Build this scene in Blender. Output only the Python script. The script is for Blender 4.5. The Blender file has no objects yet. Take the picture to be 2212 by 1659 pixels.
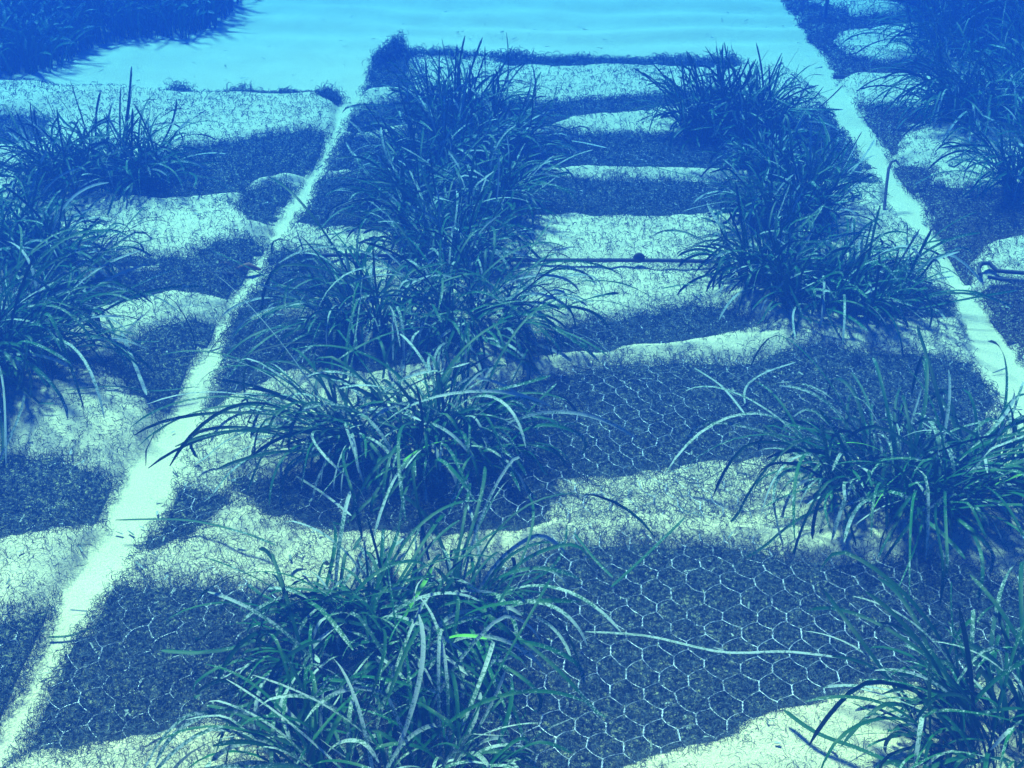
import bpy, math, random
import numpy as np
from mathutils import Vector

# ------------------------------------------------------------------ camera, world, sun, exposure
S = bpy.context.scene
CAM_H, PITCH, FPX = 2.0, math.radians(32.0), 1200.0       # metres, below horizontal, focal length in px of a 1024 px frame
cam_d = bpy.data.cameras.new("camera"); cam = bpy.data.objects.new("camera", cam_d)
S.collection.objects.link(cam); S.camera = cam
cam.location = (0, 0, CAM_H); cam.rotation_euler = (math.pi/2 - PITCH, 0, 0)
cam_d.sensor_width = 36; cam_d.lens = 36*FPX/1024; cam_d.clip_start = .02; cam_d.clip_end = 200
SUN_EL, SUN_AZ = math.radians(58), math.radians(-28)       # azimuth of the sun measured from +Y towards +X
w = bpy.data.worlds.new("World"); S.world = w; w.use_nodes = True
nt = w.node_tree; bg = nt.nodes['Background']
sky = nt.nodes.new('ShaderNodeTexSky'); sky.sky_type = 'NISHITA'; sky.sun_disc = False
sky.sun_elevation = SUN_EL; sky.sun_rotation = SUN_AZ
tint = nt.nodes.new('ShaderNodeMix'); tint.data_type = 'RGBA'; tint.blend_type = 'MULTIPLY'
tint.inputs[0].default_value = 1; tint.inputs[7].default_value = (.13, .29, .46, 1)   # daylight filtered by the water above
nt.links.new(sky.outputs[0], tint.inputs[6]); nt.links.new(tint.outputs[2], bg.inputs[0])
bg.inputs[1].default_value = .06
sd = bpy.data.lights.new("sun", 'SUN'); sun = bpy.data.objects.new("sun", sd); S.collection.objects.link(sun)
sd.energy = 5.0; sd.angle = math.radians(9); sd.color = (1.0, .68, .32)
dirv = Vector((math.sin(SUN_AZ)*math.cos(SUN_EL), math.cos(SUN_AZ)*math.cos(SUN_EL), math.sin(SUN_EL)))
sun.rotation_euler = dirv.to_track_quat('Z', 'Y').to_euler(); sun.location = (0, 0, 8)
S.view_settings.view_transform = 'Standard'; S.view_settings.look = 'None'
S.view_settings.exposure = 2.42; S.view_settings.gamma = 1
S.cycles.use_denoising = True; S.cycles.volume_bounces = 1; S.cycles.max_bounces = 5
S.cycles.diffuse_bounces = 3; S.cycles.volume_max_steps = 64

rng = np.random.default_rng(11); random.seed(11)

# ------------------------------------------------------------------ helpers
CP, SP = math.cos(PITCH), math.sin(PITCH)
def back(X, Y, z=0.):
    """ground point seen at X, Y of the 2212 px wide view of the photograph"""
    k = 1024/2212; u = (X*k-512)/FPX; v = (384-Y*k)/FPX
    dx, dy, dz = u, CP + v*SP, -SP + v*CP
    t = (z-CAM_H)/dz
    return np.array((dx*t, dy*t))
def poly(pts): return np.array([back(*p) for p in pts])
def hsh(i, j, s):
    n = (i*374761393 + j*668265263 + s*2147483647) & 0xffffffff
    n = ((n ^ (n >> 13))*1274126177) & 0xffffffff
    return ((n ^ (n >> 16)) & 0xffff)/65535.
def vn(x, y, s=1, seed=0):
    x = np.asarray(x, float)*s; y = np.asarray(y, float)*s
    i = np.floor(x).astype(np.int64); j = np.floor(y).astype(np.int64)
    fx = x-i; fy = y-j; fx = fx*fx*(3-2*fx); fy = fy*fy*(3-2*fy)
    return ((hsh(i, j, seed)*(1-fx)+hsh(i+1, j, seed)*fx)*(1-fy) +
            (hsh(i, j+1, seed)*(1-fx)+hsh(i+1, j+1, seed)*fx)*fy)*2-1
def sdist(px, py, P):
    """signed distance to polygon P, negative inside"""
    d = np.full(px.shape, 1e9); inside = np.zeros(px.shape, bool)
    for a, b in zip(P, np.roll(P, -1, 0)):
        e = b-a; wx, wy = px-a[0], py-a[1]
        t = np.clip((wx*e[0]+wy*e[1])/(e@e+1e-12), 0, 1)
        d = np.minimum(d, (wx-e[0]*t)**2+(wy-e[1]*t)**2)
        c = (a[1] > py) != (b[1] > py)
        with np.errstate(divide='ignore', invalid='ignore'):
            inside ^= c & (px < (b[0]-a[0])*(py-a[1])/(b[1]-a[1]+1e-12)+a[0])
    d = np.sqrt(d); return np.where(inside, -d, d)
def sm(t): t = np.clip(t, 0, 1); return t*t*(3-2*t)

def mesh_np(name, V, F, mat, parent=None, smooth=True, attrs=None):
    """V (n,3), F (m,k) with k = 3 or 4"""
    me = bpy.data.meshes.new(name); V = np.ascontiguousarray(V, np.float32); F = np.ascontiguousarray(F, np.int32)
    k = F.shape[1]
    me.vertices.add(len(V)); me.vertices.foreach_set('co', V.ravel())
    me.loops.add(F.size); me.loops.foreach_set('vertex_index', F.ravel())
    me.polygons.add(len(F)); me.polygons.foreach_set('loop_start', np.arange(len(F), dtype=np.int32)*k)
    me.polygons.foreach_set('use_smooth', np.full(len(F), smooth))
    for an, av in (attrs or {}).items():
        a = me.attributes.new(an, 'FLOAT', 'POINT'); a.data.foreach_set('value', np.asarray(av, np.float32))
    me.update(calc_edges=True); me.materials.append(mat)
    o = bpy.data.objects.new(name, me); S.collection.objects.link(o)
    if parent: o.parent = parent
    return o
def tag(o, label=None, cat=None, group=None, kind=None):
    for k_, v_ in (('label', label), ('category', cat), ('group', group), ('kind', kind)):
        if v_: o[k_] = v_
    return o
def thing(name, loc, label, cat, group=None):
    o = bpy.data.objects.new(name, None); S.collection.objects.link(o); o.location = loc; o.empty_display_size = .1
    return tag(o, label, cat, group)
def tube(pts, r, n=8, cap=True):
    pts = np.array(pts, float); m = len(pts); r = np.broadcast_to(np.array(r, float), (m,))
    T = np.gradient(pts, axis=0); T /= np.linalg.norm(T, axis=1)[:, None]+1e-12
    up = np.array((0, 0, 1.)); A = np.cross(T, up)
    bad = np.linalg.norm(A, axis=1) < .05; A[bad] = np.cross(T[bad], (1., 0, 0))
    A /= np.linalg.norm(A, axis=1)[:, None]; B = np.cross(T, A)
    an = np.arange(n)/n*2*math.pi
    V = pts[:, None]+r[:, None, None]*(A[:, None]*np.cos(an)[None, :, None]+B[:, None]*np.sin(an)[None, :, None])
    V = V.reshape(-1, 3); F = []
    for i in range(m-1):
        for j in range(n):
            F.append((i*n+j, i*n+(j+1) % n, (i+1)*n+(j+1) % n, (i+1)*n+j))
    if cap:
        V = np.vstack((V, pts[:1], pts[-1:])); c0, c1 = len(V)-2, len(V)-1
        for j in range(n):
            F.append((j, c0, c0, (j+1) % n)); F.append(((m-1)*n+j, (m-1)*n+(j+1) % n, c1, c1))
        F = [f if len(set(f)) == 4 else f for f in F]
    return V, np.array(F)
def tube_obj(name, pts, r, mat, parent=None, n=8):
    V, F = tube(pts, r, n, False)
    me = bpy.data.meshes.new(name); m = len(pts)
    me.from_pydata([tuple(v) for v in V], [], [tuple(int(q) for q in f) for f in F] +
                   [tuple(range(n)), tuple(range((m-1)*n, m*n))[::-1]])
    for p in me.polygons: p.use_smooth = len(p.vertices) == 4
    me.materials.append(mat); me.update()
    o = bpy.data.objects.new(name, me); S.collection.objects.link(o)
    if parent: o.parent = parent
    return o

# ------------------------------------------------------------------ materials
def mat_new(name):
    m = bpy.data.materials.new(name); m.use_nodes = True
    return m, m.node_tree, m.node_tree.nodes['Principled BSDF']
def N(t, ty, **kw):
    n = t.nodes.new(ty)
    for k_, v_ in kw.items():
        if k_.startswith('i_'): n.inputs[k_[2:]].default_value = v_
        else: setattr(n, k_, v_)
    return n
def ramp(t, src, stops):
    r = t.nodes.new('ShaderNodeValToRGB'); t.links.new(src, r.inputs[0]); e = r.color_ramp.elements
    while len(e) < len(stops): e.new(.5)
    for q, (p, c) in zip(e, stops): q.position = p; q.color = (*c, 1) if len(c) == 3 else c
    return r.outputs[0]
def noise(t, scale, detail=3, rough=.6, vec=None):
    n = N(t, 'ShaderNodeTexNoise', i_Scale=scale, i_Detail=detail, i_Roughness=rough)
    if vec is None:
        tc = t.nodes.new('ShaderNodeTexCoord'); vec = tc.outputs['Object']
    t.links.new(vec, n.inputs['Vector']); return n.outputs[0]
def mix(t, f, a, b):
    m = N(t, 'ShaderNodeMix', data_type='RGBA')
    for s_, i in ((f, 0), (a, 6), (b, 7)):
        if hasattr(s_, 'links'): t.links.new(s_, m.inputs[i])
        else: m.inputs[i].default_value = s_ if i == 0 else (*s_, 1)
    return m.outputs[2]

m_sand, t, b = mat_new("sand")
c1 = ramp(t, noise(t, 3.2, 4), [(.3, (.76, .62, .36)), (.7, (.88, .74, .44))])
grain = noise(t, 420, 2, .8)
c2 = mix(t, ramp(t, grain, [(.38, (1, 1, 1)), (.48, (0, 0, 0))]), c1, (.36, .35, .25))
t.links.new(c2, b.inputs['Base Color']); b.inputs['Roughness'].default_value = .95
b.inputs['Specular IOR Level'].default_value = .1
bp = N(t, 'ShaderNodeBump', i_Strength=.8, i_Distance=.007); t.links.new(noise(t, 110, 5, .75), bp.inputs['Height'])
t.links.new(bp.outputs[0], b.inputs['Normal'])

def fibre_mat(name, ca, cb):
    m, t, b = mat_new(name)
    t.links.new(ramp(t, noise(t, 60, 2), [(.35, ca), (.7, cb)]), b.inputs['Base Color'])
    b.inputs['Roughness'].default_value = .7; b.inputs['Specular IOR Level'].default_value = .25
    return m
m_fib = fibre_mat("mat_fibre_dark", (.028, .045, .052), (.085, .12, .13))
m_fib_br = fibre_mat("mat_fibre_brown", (.05, .035, .025), (.10, .07, .05))
def core_mat(name, ca, cb):
    m, t, b = mat_new(name)
    f = noise(t, 95, 5, .75)
    t.links.new(ramp(t, f, [(.42, ca), (.50, cb), (.57, (.44, .44, .23))]), b.inputs['Base Color'])
    b.inputs['Roughness'].default_value = .9; b.inputs['Specular IOR Level'].default_value = .1
    bp = N(t, 'ShaderNodeBump', i_Strength=1., i_Distance=.01); t.links.new(f, bp.inputs['Height'])
    t.links.new(bp.outputs[0], b.inputs['Normal'])
    return m
m_core = core_mat("mat_core_dark", (.016, .028, .034), (.045, .065, .07))
m_core_br = core_mat("mat_core_brown", (.035, .027, .022), (.075, .055, .042))
m_wire, t, b = mat_new("galvanised_wire")
t.links.new(ramp(t, noise(t, 130, 2), [(.35, (.12, .14, .17)), (.62, (.66, .69, .74))]), b.inputs['Base Color'])
b.inputs['Metallic'].default_value = .25; b.inputs['Roughness'].default_value = .35
m_rod, t, b = mat_new("rusty_steel")
t.links.new(ramp(t, noise(t, 45, 4), [(.35, (.02, .018, .022)), (.7, (.07, .05, .045))]), b.inputs['Base Color'])
b.inputs['Roughness'].default_value = .8
m_orange, t, b = mat_new("orange_sponge")
t.links.new(ramp(t, noise(t, 60, 4), [(.35, (.16, .06, .02)), (.7, (.26, .12, .04))]), b.inputs['Base Color'])
b.inputs['Roughness'].default_value = .9

def leaf_mat(name, dark, light, crust, amount):
    m, t, b = mat_new(name)
    ar = N(t, 'ShaderNodeAttribute', attribute_name='rnd').outputs['Fac']
    al = N(t, 'ShaderNodeAttribute', attribute_name='along').outputs['Fac']
    base = mix(t, ar, dark, light)
    f = noise(t, 170, 4, .75); f2 = noise(t, 16, 2, .5)
    mm = N(t, 'ShaderNodeMath', operation='MULTIPLY_ADD'); t.links.new(al, mm.inputs[0]); mm.inputs[1].default_value = .16; t.links.new(f, mm.inputs[2])
    m3 = N(t, 'ShaderNodeMath', operation='MULTIPLY_ADD'); t.links.new(f2, m3.inputs[0]); m3.inputs[1].default_value = .35; t.links.new(mm.outputs[0], m3.inputs[2])
    m4 = N(t, 'ShaderNodeMath', operation='MULTIPLY_ADD'); t.links.new(ar, m4.inputs[0]); m4.inputs[1].default_value = .14; t.links.new(m3.outputs[0], m4.inputs[2])
    fac = ramp(t, m4.outputs[0], [(amount, (0, 0, 0)), (min(amount+.07, 1), (1, 1, 1))])
    col = mix(t, fac, base, crust)
    t.links.new(col, b.inputs['Base Color']); b.inputs['Roughness'].default_value = .5
    b.inputs['Specular IOR Level'].default_value = .15
    bp = N(t, 'ShaderNodeBump', i_Strength=.4, i_Distance=.002); t.links.new(f, bp.inputs['Height']); t.links.new(bp.outputs[0], b.inputs['Normal'])
    return m
m_leaf = leaf_mat("leaf_dark_green", (.005, .032, .009), (.013, .10, .012), (.30, .36, .33), .99)
m_crust = leaf_mat("leaf_encrusted", (.02, .07, .03), (.04, .12, .04), (.30, .35, .31), .80)
m_young = leaf_mat("leaf_young_green", (.10, .33, .02), (.16, .45, .03), (.4, .5, .3), 1.0)
m_dead = leaf_mat("leaf_pale_dead", (.13, .17, .13), (.22, .25, .19), (.34, .37, .33), .80)
m_rhiz, t, b = mat_new("rhizome_bark")
t.links.new(ramp(t, noise(t, 90, 4), [(.35, (.012, .012, .012)), (.7, (.05, .045, .03))]), b.inputs['Base Color']); b.inputs['Roughness'].default_value = .9

# ------------------------------------------------------------------ layout traced on the sea floor (coordinates of the 2212 px view)
CEN = poly([(-150, 1950), (30, 1659), (130, 1480), (215, 1300), (290, 1190), (350, 1105), (400, 980), (430, 895), (500, 705), (545, 640), (592, 555), (645, 480),
            (690, 400), (715, 340), (745, 270), (790, 195), (812, 130), (1130, 128), (1430, 135), (1700, 150), (1770, 215), (1810, 275), (1870, 362), (1930, 450),
            (2000, 545), (2050, 640), (2110, 790), (2170, 890), (2300, 1060), (2500, 1400), (2700, 1950)])
LEF = poly([(-1500, 1950), (-140, 1659), (0, 1590), (62, 1470), (125, 1330), (240, 1140), (270, 1040), (350, 920), (385, 880), (425, 798), (472, 700), (490, 660), (545, 590), (600, 490), (632, 430),
            (690, 340), (712, 300), (728, 235), (700, 212), (500, 205), (300, 196), (0, 185), (-500, 175), (-1500, 300)])
RIG = poly([(2900, 1200), (2300, 870), (2212, 790), (2120, 665), (2060, 572), (1990, 455), (1925, 345), (1860, 245), (1820, 185), (1780, 120), (1735, 60), (1690, -5), (1660, -60),
            (2300, -60), (3400, 200), (3400, 900)])
DARK_C = [
 [(40, 1659), (215, 1288), (330, 1295), (480, 1300), (620, 1330), (800, 1330), (1000, 1290), (1150, 1250), (1230, 1205), (1330, 1195), (1450, 1200), (1600, 1212), (1750, 1240), (1900, 1262), (2000, 1240), (2130, 1262), (2300, 1290), (2300, 1470),
  (2100, 1440), (1980, 1462), (1860, 1480), (1750, 1522), (1600, 1560), (1450, 1622), (1350, 1662), (1220, 1720), (900, 1720), (560, 1565), (450, 1572), (250, 1592), (90, 1640)],
 [(1130, 850), (1300, 815), (1440, 800), (1600, 800), (1700, 780), (1780, 762), (1900, 775), (2080, 800), (2130, 870), (2140, 960), (2080, 1000), (1900, 1000), (1700, 985), (1620, 985), (1500, 1005), (1300, 1025), (1100, 1032), (1040, 960), (1060, 880)],
 [(540, 1062), (720, 1035), (1100, 1030), (1175, 1060), (1150, 1135), (1000, 1155), (850, 1152), (700, 1140), (600, 1110)],
 [(335, 1135), (385, 1090), (450, 1105), (400, 1160), (330, 1190)],
 [(470, 730), (560, 705), (740, 712), (800, 760), (860, 740), (1000, 745), (1000, 765), (850, 800), (700, 800), (600, 812), (480, 852), (430, 890), (440, 820)],
 [(1110, 765), (1180, 745), (1260, 712), (1380, 690), (1480, 670), (1570, 680), (1620, 710), (1500, 735), (1380, 745), (1250, 770), (1170, 778)],
 [(590, 560), (680, 570), (740, 610), (800, 640), (660, 655), (560, 680), (500, 705), (530, 640)],
 [(640, 490), (700, 400), (800, 378), (1000, 380), (1140, 388), (1250, 395), (1400, 402), (1560, 395), (1640, 400), (1640, 465), (1540, 462), (1400, 472), (1250, 466), (1100, 470), (850, 495), (700, 505)],
 [(715, 350), (745, 300), (880, 310), (1130, 308), (1200, 290), (1400, 300), (1500, 308), (1700, 318), (1700, 380), (1560, 372), (1400, 362), (1250, 355), (1130, 360), (900, 375), (720, 372)],
 [(760, 285), (785, 240), (880, 230), (1180, 230), (1300, 225), (1420, 212), (1540, 205), (1540, 226), (1410, 238), (1250, 254), (1150, 272), (880, 278)],
 [(1680, 250), (1770, 238), (1808, 275), (1835, 330), (1860, 400), (1760, 400), (1700, 340)],
 [(785, 205), (808, 128), (880, 126), (880, 202)],
 [(1100, 128), (1200, 129), (1430, 134), (1560, 140), (1560, 147), (1400, 143), (1250, 139), (1100, 139)],
 [(1840, 1010), (1950, 1000), (2080, 1010), (2100, 1080), (1980, 1110), (1850, 1080)],
 [(1640, 590), (1750, 570), (1950, 590), (2040, 650), (2040, 690), (1850, 690), (1700, 660)],
]
DARK_L = [
 [(-300, 262), (0, 265), (90, 275), (70, 318), (0, 325), (-300, 320)],
 [(380, 345), (420, 330), (560, 310), (710, 295), (700, 340), (640, 382), (560, 400), (500, 428), (400, 440), (280, 440), (250, 400)],
 [(515, 465), (545, 432), (610, 413), (640, 420), (630, 450), (600, 492), (550, 497)],
 [(60, 660), (250, 630), (380, 612), (450, 572), (500, 552), (570, 545), (570, 600), (520, 640), (480, 655), (400, 655), (300, 668), (200, 685), (100, 730), (0, 750)],
 [(285, 790), (345, 752), (400, 730), (490, 712), (475, 740), (440, 800), (400, 880), (355, 925), (330, 882), (280, 862), (245, 820)],
 [(-200, 1020), (0, 1030), (100, 1030), (180, 1052), (275, 1070), (245, 1130), (180, 1152), (100, 1180), (0, 1196), (-200, 1200)],
 [(-100, 1420), (30, 1400), (110, 1350), (150, 1330), (100, 1440), (20, 1600), (-100, 1650)],
 [(0, 560), (150, 580), (330, 590), (420, 592), (330, 600), (150, 598), (0, 590)],
]
DARK_R = [
 [(1690, 0), (1735, 60), (1800, 175), (1850, 172), (1900, 175), (2000, 175), (2000, 150), (1900, 150), (1830, 135), (1795, 105), (1790, 80), (1860, 72), (1960, 60), (1960, 40), (1850, 45), (1770, 20)],
 [(1820, 225), (1845, 238), (1945, 252), (2110, 292), (1950, 292), (1940, 342), (1915, 348), (1865, 265)],
 [(1940, 368), (1992, 385), (2005, 415), (2054, 430), (2212, 452), (2400, 480), (2300, 520), (2200, 512), (2127, 540), (2090, 575), (2076, 605), (2017, 529), (1975, 440)],
 [(2105, 652), (2150, 640), (2212, 635), (2400, 640), (2400, 900), (2212, 780), (2130, 700)],
]
HALF = [[(1150, 1035), (1500, 1010), (1680, 1000), (1720, 1060), (1620, 1130), (1400, 1130), (1180, 1150)],
        [(560, 1560), (900, 1500), (1300, 1659), (900, 1720), (560, 1720)],
        [(180, 760), (260, 740), (245, 820), (150, 850)], [(1390, 572), (1540, 572), (1540, 600), (1400, 590)]]
CLEAN = [[(1050, 1165), (1350, 1150), (1700, 1160), (1900, 1170), (1800, 1225), (1500, 1192), (1250, 1190), (1100, 1230)],
         [(1350, 1680), (1480, 1630), (1800, 1520), (1950, 1500), (2000, 1659), (1500, 1720)],
         [(1200, 785), (1450, 755), (1700, 730), (1650, 770), (1400, 790), (1200, 810)],
         [(240, 1270), (400, 1230), (620, 1260), (560, 1290), (240, 1292)]]

# field maps on a regular grid over the floor
GX0, GX1, GY0, GY1, GD = -5.2, 5.6, .8, 11.2, .016
gx = np.arange(GX0, GX1, GD); gy = np.arange(GY0, GY1, GD)
MX, MY = np.meshgrid(gx, gy)
def union_sd(polys, reach=.45):
    out = np.full(MX.shape, reach)
    for P in polys:
        P = poly(P) if not isinstance(P, np.ndarray) else P
        x0, y0 = P.min(0)-reach; x1, y1 = P.max(0)+reach
        i0, i1 = np.searchsorted(gx, (x0, x1)); j0, j1 = np.searchsorted(gy, (y0, y1))
        if i1 <= i0 or j1 <= j0: continue
        sl = (slice(j0, j1), slice(i0, i1)); out[sl] = np.minimum(out[sl], sdist(MX[sl], MY[sl], P))
    return out
SD_MAT = {k_: union_sd([P], .6) for k_, P in (('c', CEN), ('l', LEF), ('r', RIG))}
SD_D = {'c': union_sd(DARK_C), 'l': union_sd(DARK_L), 'r': union_sd(DARK_R)}
wob = .022*vn(MX, MY, 9, 5)+.010*vn(MX, MY, 24, 6)+.007*vn(MX, MY, 60, 12)
sd_dark = np.full(MX.shape, .45)
for k_ in 'clr':
    sd_dark = np.minimum(sd_dark, np.maximum(SD_D[k_]+wob, SD_MAT[k_]))
for k_ in 'clr': SD_MAT[k_] = SD_MAT[k_]+.022*vn(MX, MY, 3.1, 61)+.012*vn(MX, MY, 9, 62)
sd_mat = np.minimum(np.minimum(SD_MAT['c'], SD_MAT['l']), SD_MAT['r'])+.010*vn(MX, MY, 30, 8)
sd_half = union_sd(HALF); sd_clean = union_sd(CLEAN)
gyd = np.gradient(sd_dark, GD, axis=0)                       # < 0 on the camera's side of a dark patch
near_side = sm((-gyd+.2)/.5)
wdt = .11*(1-near_side)+.075*near_side
cover = sm(sd_dark/wdt)                                      # 0 bare mat, 1 sand over it
lip = near_side*np.exp(-np.clip(sd_dark, 0, 9)/.10)*sm(sd_dark/.03)
def rip(x, y):
    base = .016*vn(x, y, 1.5, 1)+.010*vn(x+.3*y, y*1.8, 2.4, 2)
    far = sm((y-6.3)/1.0)
    ph = y*2*math.pi/.34+3.6*vn(x, y, .55, 3)+1.2*vn(x, y, 1.7, 63)+.5*x
    return base+far*.013*np.sin(ph)*(.6+.4*vn(x, y, .7, 4))
BASE = rip(MX, MY)
outer = sm(-np.minimum(SD_MAT['l'], SD_MAT['r'])/.10)*.030   # the outer mats lie a little proud of the sand strips
matz = BASE+outer
sandz_mat = matz + cover*.024 - (1-cover)*.006 + lip*.020 + .004*vn(MX, MY, 22, 9) + (.006*vn(MX, MY, 6, 10)) \
            - .010*sm(-sd_half/.05+.5)*cover + .010*sm(-sd_clean/.05+.5)
strip = BASE-.004
on_mat = sm(-sd_mat/.03+.3)
SANDZ = strip*(1-on_mat)+sandz_mat*on_mat
def samp(A, x, y):
    fx = np.clip((x-GX0)/GD, 0, len(gx)-1.001); fy = np.clip((y-GY0)/GD, 0, len(gy)-1.001)
    i = fx.astype(int); j = fy.astype(int); u = fx-i; v = fy-j
    return (A[j, i]*(1-u)+A[j, i+1]*u)*(1-v)+(A[j+1, i]*(1-u)+A[j+1, i+1]*u)*v
def ground(x, y): return float(samp(SANDZ, np.array([x]), np.array([y]))[0])

# ------------------------------------------------------------------ sea floor: one sheet, finer where it is near
def graded(a, fine0, fine1, step, b, g=1.12):
    mid = list(np.arange(fine0, fine1, step)); lo = []; s_ = step; x = fine0
    while x > a: s_ *= g; x -= s_; lo.append(x)
    hi = []; s_ = step; x = mid[-1]
    while x < b: s_ *= g; x += s_; hi.append(x)
    return np.array(lo[::-1]+mid+hi)
xs = graded(-24, -2.9, 3.1, .012, 24)
ys = np.concatenate((graded(-6, 1.3, 4.2, .009, 4.21), [])); ys = list(ys[ys < 4.2])
s_ = .009; y = ys[-1]
while y < 11: s_ *= 1.006; y += s_; ys.append(y)
while y < 30: s_ *= 1.15; y += s_; ys.append(y)
ys = np.array(ys)
X, Y = np.meshgrid(xs, ys)
inside = (X > GX0) & (X < GX1-.05) & (Y > GY0) & (Y < GY1-.05)
Z = np.where(inside, samp(SANDZ, X, Y), rip(X, Y)-.004)
n_, m_ = len(xs), len(ys)
idx = np.arange(n_*m_).reshape(m_, n_)
F = np.stack((idx[:-1, :-1], idx[:-1, 1:], idx[1:, 1:], idx[1:, :-1]), -1).reshape(-1, 4)
tag(mesh_np('sand_seabed', np.stack((X, Y, Z), -1).reshape(-1, 3), F, m_sand), kind='structure')

# ------------------------------------------------------------------ matting: felt core, curly fibre, hexagonal wire netting
def core_sheet(key, mat, root):
    st = 2 if key == 'c' else 2
    sub = (slice(0, None, st), slice(0, None, st))
    x, y, z, s, sdk = MX[sub], MY[sub], matz[sub], SD_MAT[key][sub], sd_dark[sub]
    ok = (s < -.004)
    zz = z + .004 + .003*vn(x, y, 60, 21) - .002*sm(sdk/.05)
    ids = -np.ones(x.shape, int); ids[ok] = np.arange(ok.sum())
    q = ok[:-1, :-1] & ok[1:, :-1] & ok[:-1, 1:] & ok[1:, 1:]
    F = np.stack((ids[:-1, :-1][q], ids[:-1, 1:][q], ids[1:, 1:][q], ids[1:, :-1][q]), -1)
    V = np.stack((x[ok], y[ok], zz[ok]), -1)
    return mesh_np('felt_core', V, F, mat, root)
def ribbons(C, U, Vv, Nn, R, A0, A1, Wd, K=6):
    n = len(C); t_ = np.linspace(0, 1, K)[None, :]
    th = A0[:, None]+(A1-A0)[:, None]*t_
    P = C[:, None]+R[:, None, None]*(np.cos(th)[..., None]*U[:, None]+np.sin(th)[..., None]*Vv[:, None])
    rad = np.cos(th)[..., None]*U[:, None]+np.sin(th)[..., None]*Vv[:, None]
    wd = (Nn[:, None]*.75+rad*.66)*Wd[:, None, None]*.5
    VV = np.stack((P-wd, P+wd), 2).reshape(-1, 3)
    b0 = (np.arange(n)*K*2)[:, None]+np.arange(K-1)[None]*2
    F = np.stack((b0, b0+1, b0+3, b0+2), -1).reshape(-1, 4)
    return VV, F
def curls(x, y, z, dist_scale, tall):
    n = len(x)
    C = np.stack((x, y, z), -1)
    Nn = rng.normal(size=(n, 3)); Nn[:, 2] *= .75; Nn /= np.linalg.norm(Nn, axis=1)[:, None]
    a = rng.normal(size=(n, 3)); U = np.cross(Nn, a); U /= np.linalg.norm(U, axis=1)[:, None]; Vv = np.cross(Nn, U)
    R = rng.uniform(.005, .012, n)*dist_scale**.5*tall
    A0 = rng.uniform(0, 6.28, n); A1 = A0+rng.uniform(1.6, 4.6, n)
    Wd = .00105*dist_scale*rng.uniform(.7, 1.2, n)
    return ribbons(C, U, Vv, Nn, R, A0, A1, Wd)
VIEW = poly([(-60, 1700), (-60, 120), (600, -20), (2280, -20), (2280, 1700)])
def fibre(key, P, mat, root):
    lo = np.maximum(P.min(0), (-3.6, 1.55)); hi = np.minimum(P.max(0), (4.4, 9.5))
    n = int((hi-lo).prod()*80000)
    x = rng.uniform(lo[0], hi[0], n); y = rng.uniform(lo[1], hi[1], n)
    s = samp(SD_MAT[key], x, y)+.012*vn(x, y, 30, 31)
    dist = np.sqrt(x*x+y*y+4)
    keep = (s < .012*rng.uniform(-1, 1.3, n)) & (sdist(x, y, VIEW) < .25)
    x, y, s, dist = x[keep], y[keep], s[keep], dist[keep]
    ds = np.clip(dist/2.7, 1, 3.2)
    cv = samp(cover, x, y); hf = sm(-samp(sd_half, x, y)/.06+.5); cl = sm(-samp(sd_clean, x, y)/.06+.5)
    patch = .5+.5*vn(x, y, 4, 33)*.7+.25*vn(x, y, 11, 34)
    dens = (1-cv)*(.78+.3*patch) + cv*(.12+.24*np.clip(patch, 0, 1)+.24*hf)*(1-.8*cl) + .35*np.exp(-np.clip(samp(sd_dark, x, y), 0, 9)/.035)*cv
    dens /= ds**1.75
    k_ = rng.uniform(0, 1, len(x)) < dens*(.95 if key == 'c' else .75)
    x, y, ds, cv = x[k_], y[k_], ds[k_], cv[k_]
    z0 = np.maximum(samp(matz, x, y)+.004, samp(SANDZ, x, y)-.001)
    z = z0+rng.uniform(0, 1, len(x))**1.3*(.021*(1-cv)+.006*cv)
    V, F = curls(x, y, z, ds, 1.+.45*cv*np.clip(2-ds, -.3, 1))
    Vs, Fs = [V], [F]; o_ = len(V)
    for (ax, ay, bx, by, hgt, cnt) in FRINGE.get(key, ()):        # frayed mat ends standing up
        p, q = back(ax, ay), back(bx, by); t_ = rng.uniform(0, 1, cnt)
        prof = .35+.65*np.abs(vn(t_*7, t_*0+ax, 1, 40))
        fx = p[0]+(q[0]-p[0])*t_+rng.normal(0, .02, cnt); fy = p[1]+(q[1]-p[1])*t_+rng.normal(0, .03, cnt)
        fz = samp(matz, fx, fy)+rng.uniform(0, 1, cnt)*hgt*prof
        V, F = curls(fx, fy, fz, np.full(cnt, 2.6), 1.25); Vs.append(V); Fs.append(F+o_); o_ += len(V)
    print(key, 'curls', len(x))
    ob = mesh_np('curly_fibre', np.vstack(Vs), np.vstack(Fs), mat, root); ob['kind'] = 'stuff'
FRINGE = {'c': [(812, 150, 870, 118, .15, 1500), (1120, 132, 1440, 134, .06, 2200), (1440, 136, 1600, 142, .07, 1200), (870, 128, 1120, 130, .07, 2500)],
          'l': [(540, 208, 735, 222, .045, 1400), (695, 216, 718, 222, .10, 600), (500, 206, 540, 208, .07, 250), (370, 196, 410, 200, .06, 250)]}
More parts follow.
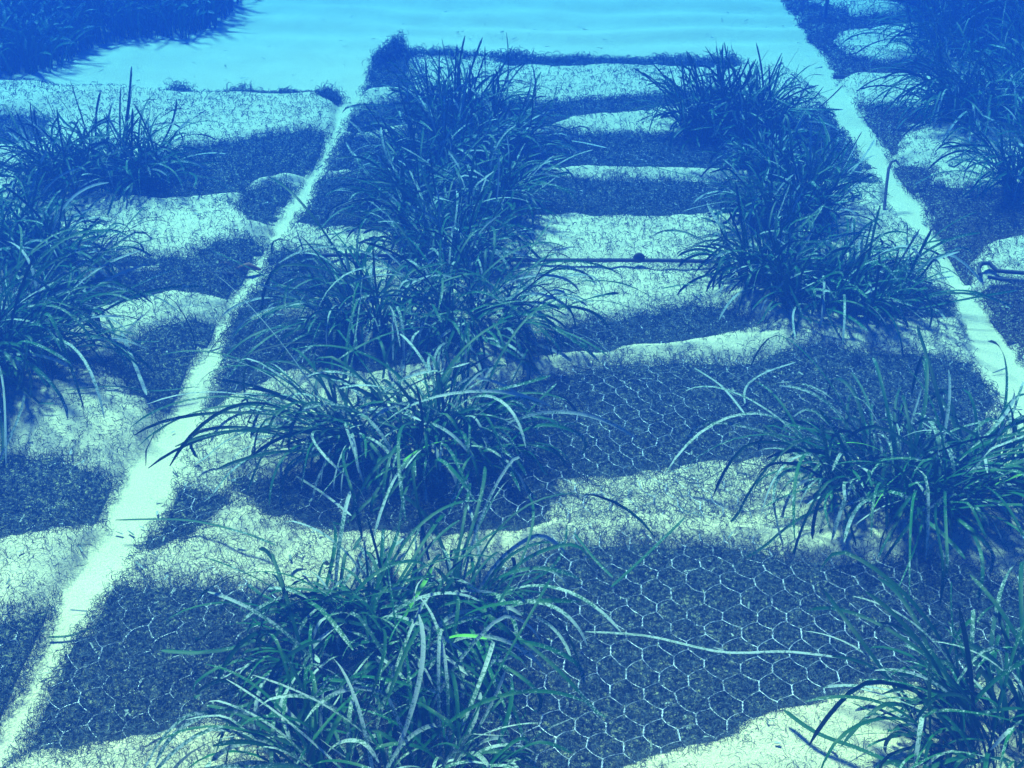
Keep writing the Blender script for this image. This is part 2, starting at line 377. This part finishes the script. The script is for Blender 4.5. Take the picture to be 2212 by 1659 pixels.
def netting(key, P, mat, root, ang, shear=.08):
    ca, sa = math.cos(ang), math.sin(ang)
    a, hgt, tw = .071, .086, .030                       # mesh width, length and twist length
    segs = []; tws = []
    c0 = P.mean(0)
    for jr in range(-82, 100):
        for ic in range(-52, 52):
            u = (ic+(.5 if jr % 2 else 0))*a; v = jr*(hgt+tw)/2*1.0
            jit = lambda q: (float(vn(u*9+q, v*9, 1, 50))*.004, float(vn(u*9, v*9+q, 1, 51))*.004)
            segs.append(((u, v-tw/2), (u, v+tw/2), 1)); h2 = (hgt+tw)/2
            segs.append(((u, v+tw/2), (u+a/2, v+h2-tw/2), 0)); segs.append(((u, v+tw/2), (u-a/2, v+h2-tw/2), 0))
    A = np.array([s_[0] for s_ in segs]); B = np.array([s_[1] for s_ in segs]); T = np.array([s_[2] for s_ in segs])
    def world(q):
        x = c0[0]+q[:, 0]*ca-q[:, 1]*sa; y = c0[1]+q[:, 0]*sa+q[:, 1]*ca-shear*q[:, 0]
        dx = .017*vn(x, y, 5, 52)+.006*vn(x, y, 17, 53); dy = .020*vn(x, y, 4.3, 54)+.006*vn(x, y, 16, 55)
        return np.stack((x+dx, y+dy), -1)
    WA, WB = world(A), world(B); mid = (WA+WB)/2
    ok = (samp(SD_MAT[key], mid[:, 0], mid[:, 1]) < -.03) & (samp(cover, mid[:, 0], mid[:, 1]) < (.75 if key != 'r' else 2)) & (sdist(mid[:, 0], mid[:, 1], VIEW) < .2) \
         & (mid[:, 1] > 1.4) & (mid[:, 1] < (5.2 if key != 'r' else 6.5)) & (mid[:, 0] > GX0) & (mid[:, 0] < GX1)
    half = samp(sd_half, mid[:, 0], mid[:, 1]) < 0
    ok |= half & (samp(SD_MAT[key], mid[:, 0], mid[:, 1]) < -.03)
    Vs, Fs, o_ = [], [], 0; z0_ = .0200 if key == 'c' else .008
    K = 7; tt = np.linspace(0, 1, K)
    for p, q, tw_ in zip(WA[ok], WB[ok], T[ok]):
        xy = p+(q-p)*tt[:, None]
        perp = np.array((-(q-p)[1], (q-p)[0])); perp /= np.linalg.norm(perp)+1e-9
        z = samp(matz, xy[:, 0], xy[:, 1])+z0_-.006*sm((-.2-xy[:, 0])/.3)-.005*np.clip(xy[:, 1]-2.3, 0, 1.8)+.007*vn(xy[:, 0], xy[:, 1], 14, 56)+.008*vn(xy[:, 0], xy[:, 1], 3, 58)+.0025*vn(xy[:, 0], xy[:, 1], 55, 57)
        for s_ in ((0, math.pi) if tw_ else (0,)):
            if tw_:
                ph = tt*math.pi*3+s_; off = perp[None]*np.cos(ph)[:, None]*.0014; dz = np.sin(ph)*.0014
            else:
                off = perp[None]*np.sin(tt*math.pi)[:, None]*.003; dz = 0
            V, F = tube(np.column_stack((xy+off, z+dz)), .00115 if tw_ else .0009, 4, False)
            Vs.append(V); Fs.append(F+o_); o_ += len(V)
    if Vs: mesh_np('wire_netting', np.vstack(Vs), np.vstack(Fs), mat, root)
for key, P, fm, cm, lab, ang in (
    ('c', CEN, m_fib, m_core, 'wide dark curly fibre mat under hexagonal wire, between the two bare sand strips', math.radians(-6)),
    ('l', LEF, m_fib, m_core, 'dark curly fibre mat half buried in sand, left of the left bare sand strip', math.radians(8)),
    ('r', RIG, m_fib_br, m_core_br, 'brownish fibre mat patched with sand, right of the right bare sand strip', math.radians(-12))):
    root = thing('erosion_mat', (0, 0, 0), lab, 'mat', 'fibre mats laid side by side on the sea floor')
    core_sheet(key, cm, root); fibre(key, P, fm, root); netting(key, P, m_wire, root, ang)

# ------------------------------------------------------------------ seagrass
def leaf_batch(specs, seg=15):
    """each spec: x, y, z, azimuth, length, start elevation, end elevation, width, turn, kink -> ribbons with a shallow fold"""
    n = len(specs); A = np.array(specs, float)
    x, y, z, az, L, e0, e1, wd, turn, kink, rnd = A.T
    P = np.zeros((n, seg+1, 3)); P[:, 0] = np.stack((x, y, z), -1); D = np.zeros((n, seg+1, 3))
    azc = az.copy()
    for k_ in range(seg+1):
        f = k_/seg; e = e0+(e1-e0)*f**1.25
        e = np.where(f > kink, e-.9*(np.clip((f-kink)*8, 0, 1)), e)
        azc = az+turn*f
        D[:, k_] = np.stack((np.sin(azc)*np.cos(e), np.cos(azc)*np.cos(e), np.sin(e)), -1)
        if k_ < seg:
            st = D[:, k_]*(L/seg)[:, None]; nx = P[:, k_]+st
            gz = samp(SANDZ, nx[:, 0], nx[:, 1])+.022+.012*rnd
            nx[:, 2] = np.maximum(nx[:, 2], gz); P[:, k_+1] = nx
    T = np.gradient(P, axis=1); T /= np.linalg.norm(T, axis=2)[..., None]+1e-9
    side = np.stack((np.cos(az), -np.sin(az), np.zeros(n)), -1)[:, None]
    tw = (rnd-.5)[:, None]*2.6*np.linspace(0.2, 1, seg+1)[None]
    S1 = side-T*(side*T).sum(2)[..., None]; S1 /= np.linalg.norm(S1, axis=2)[..., None]+1e-9
    S2 = np.cross(T, S1); S_ = S1*np.cos(tw)[..., None]+S2*np.sin(tw)[..., None]; Nn = np.cross(S_, T)
    f = np.linspace(0, 1, seg+1); prof = np.clip(.75+f*.5, 0, 1)*np.where(f > .93, np.clip((1.03-f)/.10, .15, 1), 1)
    W_ = wd[:, None]*prof[None]
    V = np.stack((P-S_*W_[..., None]*.5, P-Nn*W_[..., None]*.12, P+S_*W_[..., None]*.5), 2)
    V = V.reshape(-1, 3); b0 = (np.arange(n)*(seg+1)*3)[:, None]+np.arange(seg)[None]*3
    F = np.concatenate([np.stack((b0+q, b0+q+1, b0+q+4, b0+q+3), -1).reshape(-1, 4) for q in (0, 1)])
    along = np.repeat(np.tile(f, n), 3); rr = np.repeat(rnd, (seg+1)*3)
    return V, F, {'along': along, 'rnd': rr}
def make_leaves(name, specs, mat, root, origin):
    if not specs: return None
    V, F, at = leaf_batch(specs); V = V-np.array(origin)
    return mesh_np(name, V, F, mat, root, attrs=at)
TUFT_GROUP = 'seagrass tufts planted in rows on the mats'
def tuft(X, Y, r, n, L, label, up=.5, lean=(0, 0), spread=1., upright=.08, young=0, crust=.3, wide=.0088, ell=1.0, group=TUFT_GROUP):
    """X, Y: foot in the 2212 px view; r foot radius (m); n leaves; L mean leaf length; lean = current drift"""
    bx, by = back(X, Y); org = (bx, by, ground(bx, by)-.01)
    root = thing('seagrass_tuft', org, label, 'seagrass', group)
    R_ = random.Random(int(X*7+Y*13)); dark, cr, yo = [], [], []; wild = R_.uniform(.55, 1.15); droop = R_.uniform(-.12, .14); swirl = R_.uniform(-.5, .5); n = int(n*1.9) if Y < 740 else int(n*2.3); far_ = min(1, max(.70, .70+(Y-400)/1000)); L *= far_*(.88 if 320 < Y < 760 else 1)*(.88 if X < 300 else 1); r *= far_
    shoots = max(5, n//7); sh = []
    for _ in range(shoots):
        a = R_.uniform(0, 6.283); q = r*math.sqrt(R_.random()); sh.append((bx+q*math.cos(a)*ell, by+q*math.sin(a), a, q/max(r, .01)))
    for i in range(n):
        sx, sy, a0, q = sh[i % shoots]
        az = math.atan2(math.cos(a0)*q*1.2+R_.gauss(0, wild)+lean[0], math.sin(a0)*q*1.2+R_.gauss(0, wild)+lean[1])
        Ln = L*(R_.uniform(.7, 1.22) if R_.random() < .42 else R_.uniform(.28, .8)); wd_ = wide*R_.uniform(.75, 1.15)
        e0 = math.radians(R_.uniform(58, 92)-14*q*spread); e1 = math.radians(R_.uniform(-95, 5)+(up-droop)*38)
        if R_.random() < upright*(1 if Y < 700 else .4): e1 = math.radians(R_.uniform(35, 80)); e0 = max(e0, math.radians(70)); Ln = L*(R_.uniform(.8, 1.25) if Y < 420 else R_.uniform(.6, 1.05))
        if R_.random() < .18: e0 -= math.radians(30)
        if Y > 700 and R_.random() < .07: Ln = L*R_.uniform(1.25, 1.75); e0 = math.radians(R_.uniform(45, 75)); e1 = math.radians(R_.uniform(-60, -20)); az += R_.uniform(-.3, .3)
        kink = R_.uniform(.3, .85) if R_.random() < .36 else 2.
        turn = R_.gauss(swirl, .75); rnd = R_.random()
        sp = (sx+R_.gauss(0, .008), sy+R_.gauss(0, .008), ground(sx, sy)+.005, az, Ln, e0, e1, wd_, turn, kink, rnd)
        if i < young: yo.append(sp)
        elif R_.random() < crust: cr.append(sp)
        else: dark.append(sp)
    make_leaves('green_leaves', dark, m_leaf, root, org)
    make_leaves('encrusted_leaves', cr, m_crust, root, org)
    for sp in yo: make_leaves('young_leaf', [sp], m_young, root, org)
    for (sx, sy, a, q) in sh[:8]:                               # woody foot of the stoutest shoots
        g = ground(sx, sy); tl = R_.uniform(.04, .09)
        pts = [(sx-bx, sy-by, g-.02-org[2]), (sx-bx+R_.gauss(0, .006), sy-by+R_.gauss(0, .006), g+tl*.5-org[2]), (sx-bx+R_.gauss(0, .01), sy-by+R_.gauss(0, .01), g+tl-org[2])]
        tube_obj('rhizome', pts, (.012, .011, .007), m_rhiz, root, 7)
    return root
# middle row, from the camera outwards
tuft(805, 1425, .15, 150, .31, 'nearest seagrass tuft of the middle row, big and sprawling at the bottom of the photo', up=-.1, lean=(.1, -.5), spread=1.2, young=3, crust=.25, ell=1.5, wide=.0088)
tuft(1010, 1350, .09, 40, .38, 'low seagrass tuft arching to the right against the nearest middle tuft', up=-.1, lean=(.9, -.5), spread=2, crust=.35, wide=.0088)
tuft(840, 1700, .12, 70, .36, 'seagrass blades cut by the bottom edge below the nearest middle tuft', up=.3, lean=(-.2, .2), crust=.5, ell=1.8)
tuft(940, 1000, .14, 140, .38, 'second seagrass tuft of the middle row, fountain of arching pale speckled blades', up=.0, lean=(.15, -.3), spread=1.0, young=2, crust=.25, ell=1.3, wide=.0088)
tuft(740, 985, .08, 45, .50, 'thin seagrass tuft left against the second middle tuft', up=.1, lean=(-.7, -.4), spread=1.3, crust=.4)
tuft(1010, 725, .15, 140, .47, 'third seagrass tuft of the middle row, right half, just in front of the steel rod', up=.3, lean=(.3, -.2), crust=.26, ell=1.2)
tuft(780, 720, .14, 110, .46, 'third seagrass tuft of the middle row, left half, leaning over the left sand strip', up=.3, lean=(-.4, -.2), crust=.26, ell=1.2)
tuft(960, 570, .15, 170, .50, 'seagrass tuft of the middle row straight behind the steel rod', up=.4, crust=.3, ell=1.3)
tuft(900, 470, .15, 170, .53, 'bushy seagrass tuft in the thick of the middle row, left side', up=.45, lean=(-.3, 0), crust=.28)
tuft(1065, 465, .14, 160, .53, 'bushy seagrass tuft in the thick of the middle row, right side', up=.45, lean=(.3, 0), crust=.28)
tuft(960, 360, .20, 200, .56, 'tall dense seagrass tuft near the far end of the middle row', up=.55, upright=.12, crust=.2, ell=1.3)
tuft(1070, 340, .17, 160, .55, 'dense seagrass tuft near the far end of the middle row, on its right side', up=.5, lean=(.3, 0), upright=.1, crust=.2)
tuft(1000, 265, .21, 240, .50, 'farthest seagrass tuft of the middle row with long thin blades up to the top edge', up=.7, upright=.2, crust=.12, ell=1.3)
# right row
tuft(2150, 1640, .14, 110, .34, 'nearest seagrass tuft of the right row, dark green in the bottom right corner', up=.35, lean=(-.3, .2), young=4, crust=.18, ell=1.3, wide=.0088)
tuft(1930, 1085, .15, 135, .41, 'seagrass tuft standing alone in the right row with blades trailing towards the camera', up=.2, lean=(-.1, -.4), young=3, crust=.3, ell=1.3, wide=.0088)
tuft(2150, 1075, .10, 55, .38, 'seagrass tuft cut by the right edge beside the lone right tuft', up=.35, lean=(.5, 0), crust=.25, ell=1.2, wide=.0095)
tuft(1785, 655, .20, 190, .42, 'wide dark seagrass tuft of the right row reaching over the right sand strip', up=.4, lean=(.35, -.1), crust=.2, ell=1.4)
tuft(1640, 620, .12, 100, .42, 'upright seagrass tuft at the right end of the steel rod', up=.65, upright=.2, lean=(-.1, 0), crust=.15)
tuft(1695, 505, .16, 140, .42, 'seagrass tuft of the right row straight behind the rod end tuft', up=.55, upright=.12, crust=.22, ell=1.2)
tuft(1745, 455, .12, 70, .50, 'seagrass tuft beside the right sand strip with long blades slanting up over it', up=.8, lean=(.6, .3), upright=.3, crust=.12)
tuft(1650, 385, .15, 120, .46, 'seagrass tuft between the two bushy clumps of the right row', up=.5, crust=.22)
tuft(1520, 290, .14, 180, .47, 'farthest seagrass tuft of the right row, left half, edge standing like a wall', up=.85, upright=.3, crust=.1, ell=1.1)
tuft(1625, 295, .16, 210, .49, 'farthest seagrass tuft of the right row, right half', up=.7, upright=.2, crust=.12, ell=1.2)
# left mat
tuft(270, 405, .22, 220, .66, 'seagrass tuft on the left mat with two tall blades above the pale sand', up=.5, upright=.12, crust=.22, ell=1.4)
tuft(130, 435, .16, 110, .62, 'seagrass tuft on the left mat with blades leaning to the left', up=.6, lean=(-.6, 0), upright=.15, crust=.15)
tuft(100, 610, .18, 170, .50, 'dark bushy seagrass tuft at the left edge above the buried rod', up=.4, lean=(.1, -.1), crust=.2, ell=1.4)
tuft(-20, 560, .18, 150, .52, 'dark seagrass tuft cut by the left edge behind the bushy left tuft', up=.5, crust=.18)
tuft(10, 830, .17, 170, .55, 'nearest seagrass tuft of the left mat, dark and drooping at the left edge', up=.25, lean=(.5, -.2), crust=.22, ell=1.1)
# right mat
tuft(2120, 280, .26, 260, .66, 'dark seagrass tuft on the right mat beside the sand patch with the thin rod', up=.35, crust=.15, ell=1.2)
tuft(2215, 420, .18, 150, .66, 'seagrass tuft on the right mat cut by the right edge, slim dark blades', up=.6, upright=.15, crust=.15)
tuft(2240, 270, .26, 220, .66, 'seagrass tuft on the right mat in the far right edge shade', up=.5, crust=.1)
tuft(2090, 135, .34, 280, .68, 'hazy dark seagrass tuft on the right mat near the top right corner', up=.5, crust=.1, ell=1.4)

def meadow(P, n, L, label, seed):
    R_ = random.Random(seed); P = np.array([back(*p) for p in P]); lo, hi = P.min(0), P.max(0); specs = []
    while len(specs) < n:
        x = R_.uniform(lo[0], hi[0]); y = R_.uniform(lo[1], hi[1])
        if float(sdist(np.array([x]), np.array([y]), P)[0]) > R_.uniform(-.1, .06): continue
        if float(vn(x, y, 1.6, 70)) < -.75: continue
        g = ground(x, y) if y < 11 and abs(x) < 5.1 else 0.
        specs.append((x, y, g, R_.uniform(0, 6.28), L*R_.uniform(.6, 1.2), math.radians(R_.uniform(65, 90)), math.radians(R_.uniform(-30, 50)), .014*R_.uniform(.8, 1.3), R_.gauss(0, .5), 2., R_.random()))
    V, F, at = leaf_batch(specs, 8); tag(mesh_np('seagrass_meadow', V, F, m_leaf, attrs=at), label, 'seagrass', kind='stuff')
meadow([(-700, 150), (-100, 178), (120, 150), (170, 110), (250, 88), (400, 78), (470, 52), (510, 10), (560, -110), (-100, -140), (-900, -100)], 17000, .32, 'dark natural seagrass bed fading into blue in the top left corner', 3)
meadow([(1930, 20), (2010, 90), (2050, 110), (2150, 150), (2300, 250), (2700, 250), (2700, -110), (1900, -140), (1860, -60)], 13000, .45, 'dark natural seagrass bed fading into blue in the top right corner', 4)

# ------------------------------------------------------------------ loose blades lying on the mats
def loose(pts, label, mat, wd=.0075, h=.03, group='loose blades on the matting'):
    """pts in the 2212 px view, each optionally with a height above the floor"""
    Q = []
    for p in pts:
        hz = p[2] if len(p) > 2 else h; g = back(p[0], p[1], hz); Q.append((g[0], g[1], ground(g[0], g[1])*.6+hz))
    Q = np.array(Q); tt = np.linspace(0, len(Q)-1, 18); out = []
    for s_ in tt:                                              # Catmull-Rom
        i = min(int(s_), len(Q)-2); f = s_-i; p0, p1, p2, p3 = Q[max(i-1, 0)], Q[i], Q[i+1], Q[min(i+2, len(Q)-1)]
        out.append(.5*((2*p1)+(-p0+p2)*f+(2*p0-5*p1+4*p2-p3)*f*f+(-p0+3*p1-3*p2+p3)*f**3))
    C = np.array(out); T = np.gradient(C, axis=0); T /= np.linalg.norm(T, axis=1)[:, None]
    Sd = np.cross(T, (0, 0, 1.)); Sd /= np.linalg.norm(Sd, axis=1)[:, None]; Nn = np.cross(Sd, T)
    f = np.linspace(0, 1, 18); prof = np.minimum(1, np.minimum((f+.05)*8, (1.02-f)*9))[:, None]
    V = np.stack((C-Sd*wd/2*prof, C+Nn*wd*.15, C+Sd*wd/2*prof), 1).reshape(-1, 3)
    b0 = np.arange(17)*3; F = np.concatenate([np.stack((b0+q, b0+q+1, b0+q+4, b0+q+3), -1) for q in (0, 1)])
    org = V.mean(0); org[2] = V[:, 2].min()
    o = mesh_np('loose_blade', V-org, F, mat, attrs={'along': np.repeat(f, 3), 'rnd': np.full(len(V), .6)}); o.location = org
    return tag(o, label, 'seagrass blade', group)
loose([(1500, 795), (1560, 835), (1612, 892)], 'straight pale blade on dark wire netting right of the bent pale blade', m_dead)
loose([(1610, 868), (1612, 835), (1650, 805), (1720, 780)], 'pale bent blade hooked at its near end on the dark netting', m_dead)
loose([(1320, 1265), (1400, 1195), (1480, 1128)], 'thin dark blade slanting over the crest behind the near netting', m_leaf, h=.05)
loose([(1240, 1155), (1285, 1205), (1325, 1245)], 'short dark blade pointing down to the near netting', m_leaf, h=.05)
loose([(1265, 1360), (1400, 1370), (1560, 1410), (1700, 1408), (1830, 1422)], 'very long pale blade crossing the near netting from left to right', m_dead, h=.035)
loose([(1690, 1555), (1760, 1600), (1860, 1635), (1990, 1690)], 'dark blade with a pointed tip on bright sand at the bottom edge', m_leaf, h=.05, wd=.011)
loose([(350, 1412), (440, 1415), (540, 1390), (640, 1335)], 'dark curved blade with its tip on the lower left netting', m_leaf, h=.06, wd=.012)
loose([(105, 1385), (160, 1380), (230, 1350)], 'dark blade lying across the left sand strip near the bottom', m_leaf, h=.02)
loose([(250, 1125), (400, 1130), (520, 1160), (600, 1190)], 'long dark blade reaching across the left sand strip', m_leaf, h=.06)
loose([(265, 735), (290, 790), (320, 868)], 'pale straight blade over the dark hollow of the left mat', m_dead, h=.05, wd=.011)
loose([(1640, 645), (1750, 700), (1860, 720)], 'dark blade on sand in front of the wide right tuft', m_leaf, h=.04)
loose([(150, 870), (250, 860), (330, 850), (420, 835)], 'dark blade lying on sand below the left dark hollow', m_leaf, h=.04)
loose([(640, 1030), (700, 1070), (760, 1120)], 'pale blade between the nearest and the second middle tufts', m_dead, h=.06)
loose([(1400, 362), (1480, 375), (1560, 392)], 'dark arching blade over the bright crest in the far middle', m_leaf, h=.06)
loose([(1235, 300), (1265, 305), (1310, 315)], 'short pale blade in the far dark band', m_dead, h=.04, wd=.012)

def litter(n):
    """crumbs of broken leaf and shell scattered on sand and matting"""
    x = rng.uniform(-2.6, 3.2, n); y = 1.7+rng.uniform(0, 1, n)**1.4*6.0
    ok = sdist(x, y, VIEW) < .2; x, y = x[ok], y[ok]; n = len(x)
    a = rng.uniform(0, 6.28, n); L = rng.uniform(.004, .028, n)*np.where(rng.random(n) < .12, 2, 1); w_ = rng.uniform(.003, .007, n)
    z = samp(SANDZ, x, y)+.005+.016*(1-samp(cover, x, y))*sm(-samp(sd_mat, x, y)/.05)
    d = np.stack((np.cos(a), np.sin(a)), -1); q = np.stack((-d[:, 1], d[:, 0]), -1); V = []
    for i_, j_, hz_ in ((-.5, -.5, 0), (.5, -.35, 1), (.5, .35, 1), (-.5, .5, 0)):
        p = np.stack((x, y), -1)+d*(L*i_)[:, None]+q*(w_*j_)[:, None]; V.append(np.column_stack((p, z+.004*rng.random(n)+hz_*.25*L*rng.random(n))))
    V = np.stack(V, 1).reshape(-1, 3); F = np.arange(n*4).reshape(-1, 4)
    o = mesh_np('leaf_litter', V, F, m_dead, attrs={'along': np.repeat(rng.random(n), 4), 'rnd': np.repeat(rng.random(n), 4)})
    tag(o, 'tiny crumbs of broken leaf and shell scattered over sand and mats', 'litter', kind='stuff')
litter(1500)

# ------------------------------------------------------------------ steel rods
def w3(X, Y, z): p = back(X, Y, z); return (p[0], p[1], z)
a, b_ = np.array(w3(655, 551, .036)), np.array(w3(1575, 567, .038))
root = thing('steel_rod', tuple((a+b_)/2), 'straight dark steel rod lying across the middle mat', 'rod')
mid = (a+b_)/2; pts = [a+(b_-a)*f+np.array((0, 0, .004*math.sin(f*9)))-mid for f in np.linspace(0, 1, 24)]
tube_obj('bar', pts, .0075, m_rod, root, 10)
k_ = np.array(w3(1378, 560, .042))-mid                           # clamp nut on the rod
th = np.linspace(0, math.pi, 9)
pts = [k_+np.array((.003, 0, .004))+np.array((0, -math.cos(q)*.0, 0))+np.array((math.cos(q)*.016, 0, math.sin(q)*.016)) for q in th]
tube_obj('clamp', [k_+np.array((f*.034, 0, 0)) for f in (-.5, -.35, 0, .35, .5)], (.008, .012, .014, .012, .008), m_rod, root, 12)
tube_obj('clamp_loop', pts, .007, m_rod, root, 8)
a, b_ = np.array(w3(95, 588, .045)), np.array(w3(505, 592, .045))
tag(tube_obj('steel_rod', [a+(b_-a)*f for f in np.linspace(0, 1, 12)], .0085, m_rod), 'dark steel rod half buried in sand on the left mat', 'rod')
a, b_ = np.array(w3(1800, 166, .04)), np.array(w3(2080, 168, .045))
tag(tube_obj('steel_rod', [a+(b_-a)*f for f in np.linspace(0, 1, 12)], .011, m_rod), 'thin dark steel rod on the far part of the right mat', 'rod')
# hooked anchor on the right mat
P_ = [(2116, 592, .045), (2114, 578, .055), (2122, 569, .07), (2136, 568, .07), (2146, 577, .06), (2154, 585, .055), (2190, 588, .055), (2300, 596, .055)]
tag(tube_obj('anchor_pin', [w3(*p) for p in P_], .008, m_rod), 'dark steel pin with a hooked end on the sand patch at the right edge', 'anchor pin', 'steel pins holding the right mat')
P_ = [(2133, 598, .045), (2160, 603, .045), (2200, 605, .045)]
tag(tube_obj('anchor_pin', [w3(*p) for p in P_], .007, m_rod), 'short straight steel pin just below the hooked pin', 'anchor pin', 'steel pins holding the right mat')
P_ = [(1908, 470, .02), (1911, 440, .08), (1915, 400, .15), (1919, 368, .20), (1925, 350, .225), (1935, 346, .225), (1943, 356, .20)]
base = back(1908, 470); y0 = base[1]
pts = []
for (X_, Y_, z_) in P_:                                       # stands upright: solve for z at constant depth
    k2 = 1024/2212; u_ = (X_*k2-512)/FPX; v_ = (384-Y_*k2)/FPX
    dy_, dz_ = CP+v_*SP, -SP+v_*CP; t_ = (y0+.25*(470-Y_)/180)/dy_; pts.append((u_*t_, y0+.25*(470-Y_)/180, CAM_H+dz_*t_))
tag(tube_obj('anchor_pin', pts, .006, m_rod), 'leaning steel pin with a bent top at the right sand strip', 'anchor pin', 'steel pins holding the right mat')
p = back(1780, 52)
tag(tube_obj('marker_stake', [(p[0], p[1], z) for z in (-.05, .3, .6, .9)], .012, m_rod), 'thin vertical stake beyond the right mat at the top edge', 'stake')
# sponge on the left mat beside the rod
g = w3(515, 575, .04); bm_pts = []
root = None
rr = np.linspace(0, 1, 9); sp = [(g[0]+(q-.5)*.16, g[1]+.01*math.sin(q*7), .035+.012*math.sin(q*11)) for q in rr]
tag(tube_obj('sponge', sp, [.004, .010, .012, .009, .013, .011, .013, .009, .004], m_orange, None, 10), 'small orange brown sponge at the end of the rod on the left mat', 'sponge')

# ------------------------------------------------------------------ the water itself
bpy.ops.mesh.primitive_cube_add(size=1); hz = bpy.context.active_object; hz.name = 'haze'; hz.data.name = 'haze'
lo, hi = np.array((-27., -9., -1.1)), np.array((27., 36., 2.35))
hz.location = (lo+hi)/2; hz.scale = hi-lo; tag(hz, kind='stuff')
mh = bpy.data.materials.new("haze"); mh.use_nodes = True; t = mh.node_tree; t.nodes.clear()
o_ = t.nodes.new('ShaderNodeOutputMaterial'); pv = t.nodes.new('ShaderNodeVolumePrincipled')
pv.inputs['Color'].default_value = (.0045, .031, .212, 1); pv.inputs['Density'].default_value = .36
pv.inputs['Absorption Color'].default_value = (0, .36, .935, 1)   # red goes first
pv.inputs['Anisotropy'].default_value = .1
t.links.new(pv.outputs[0], o_.inputs['Volume']); hz.data.materials.clear(); hz.data.materials.append(mh)
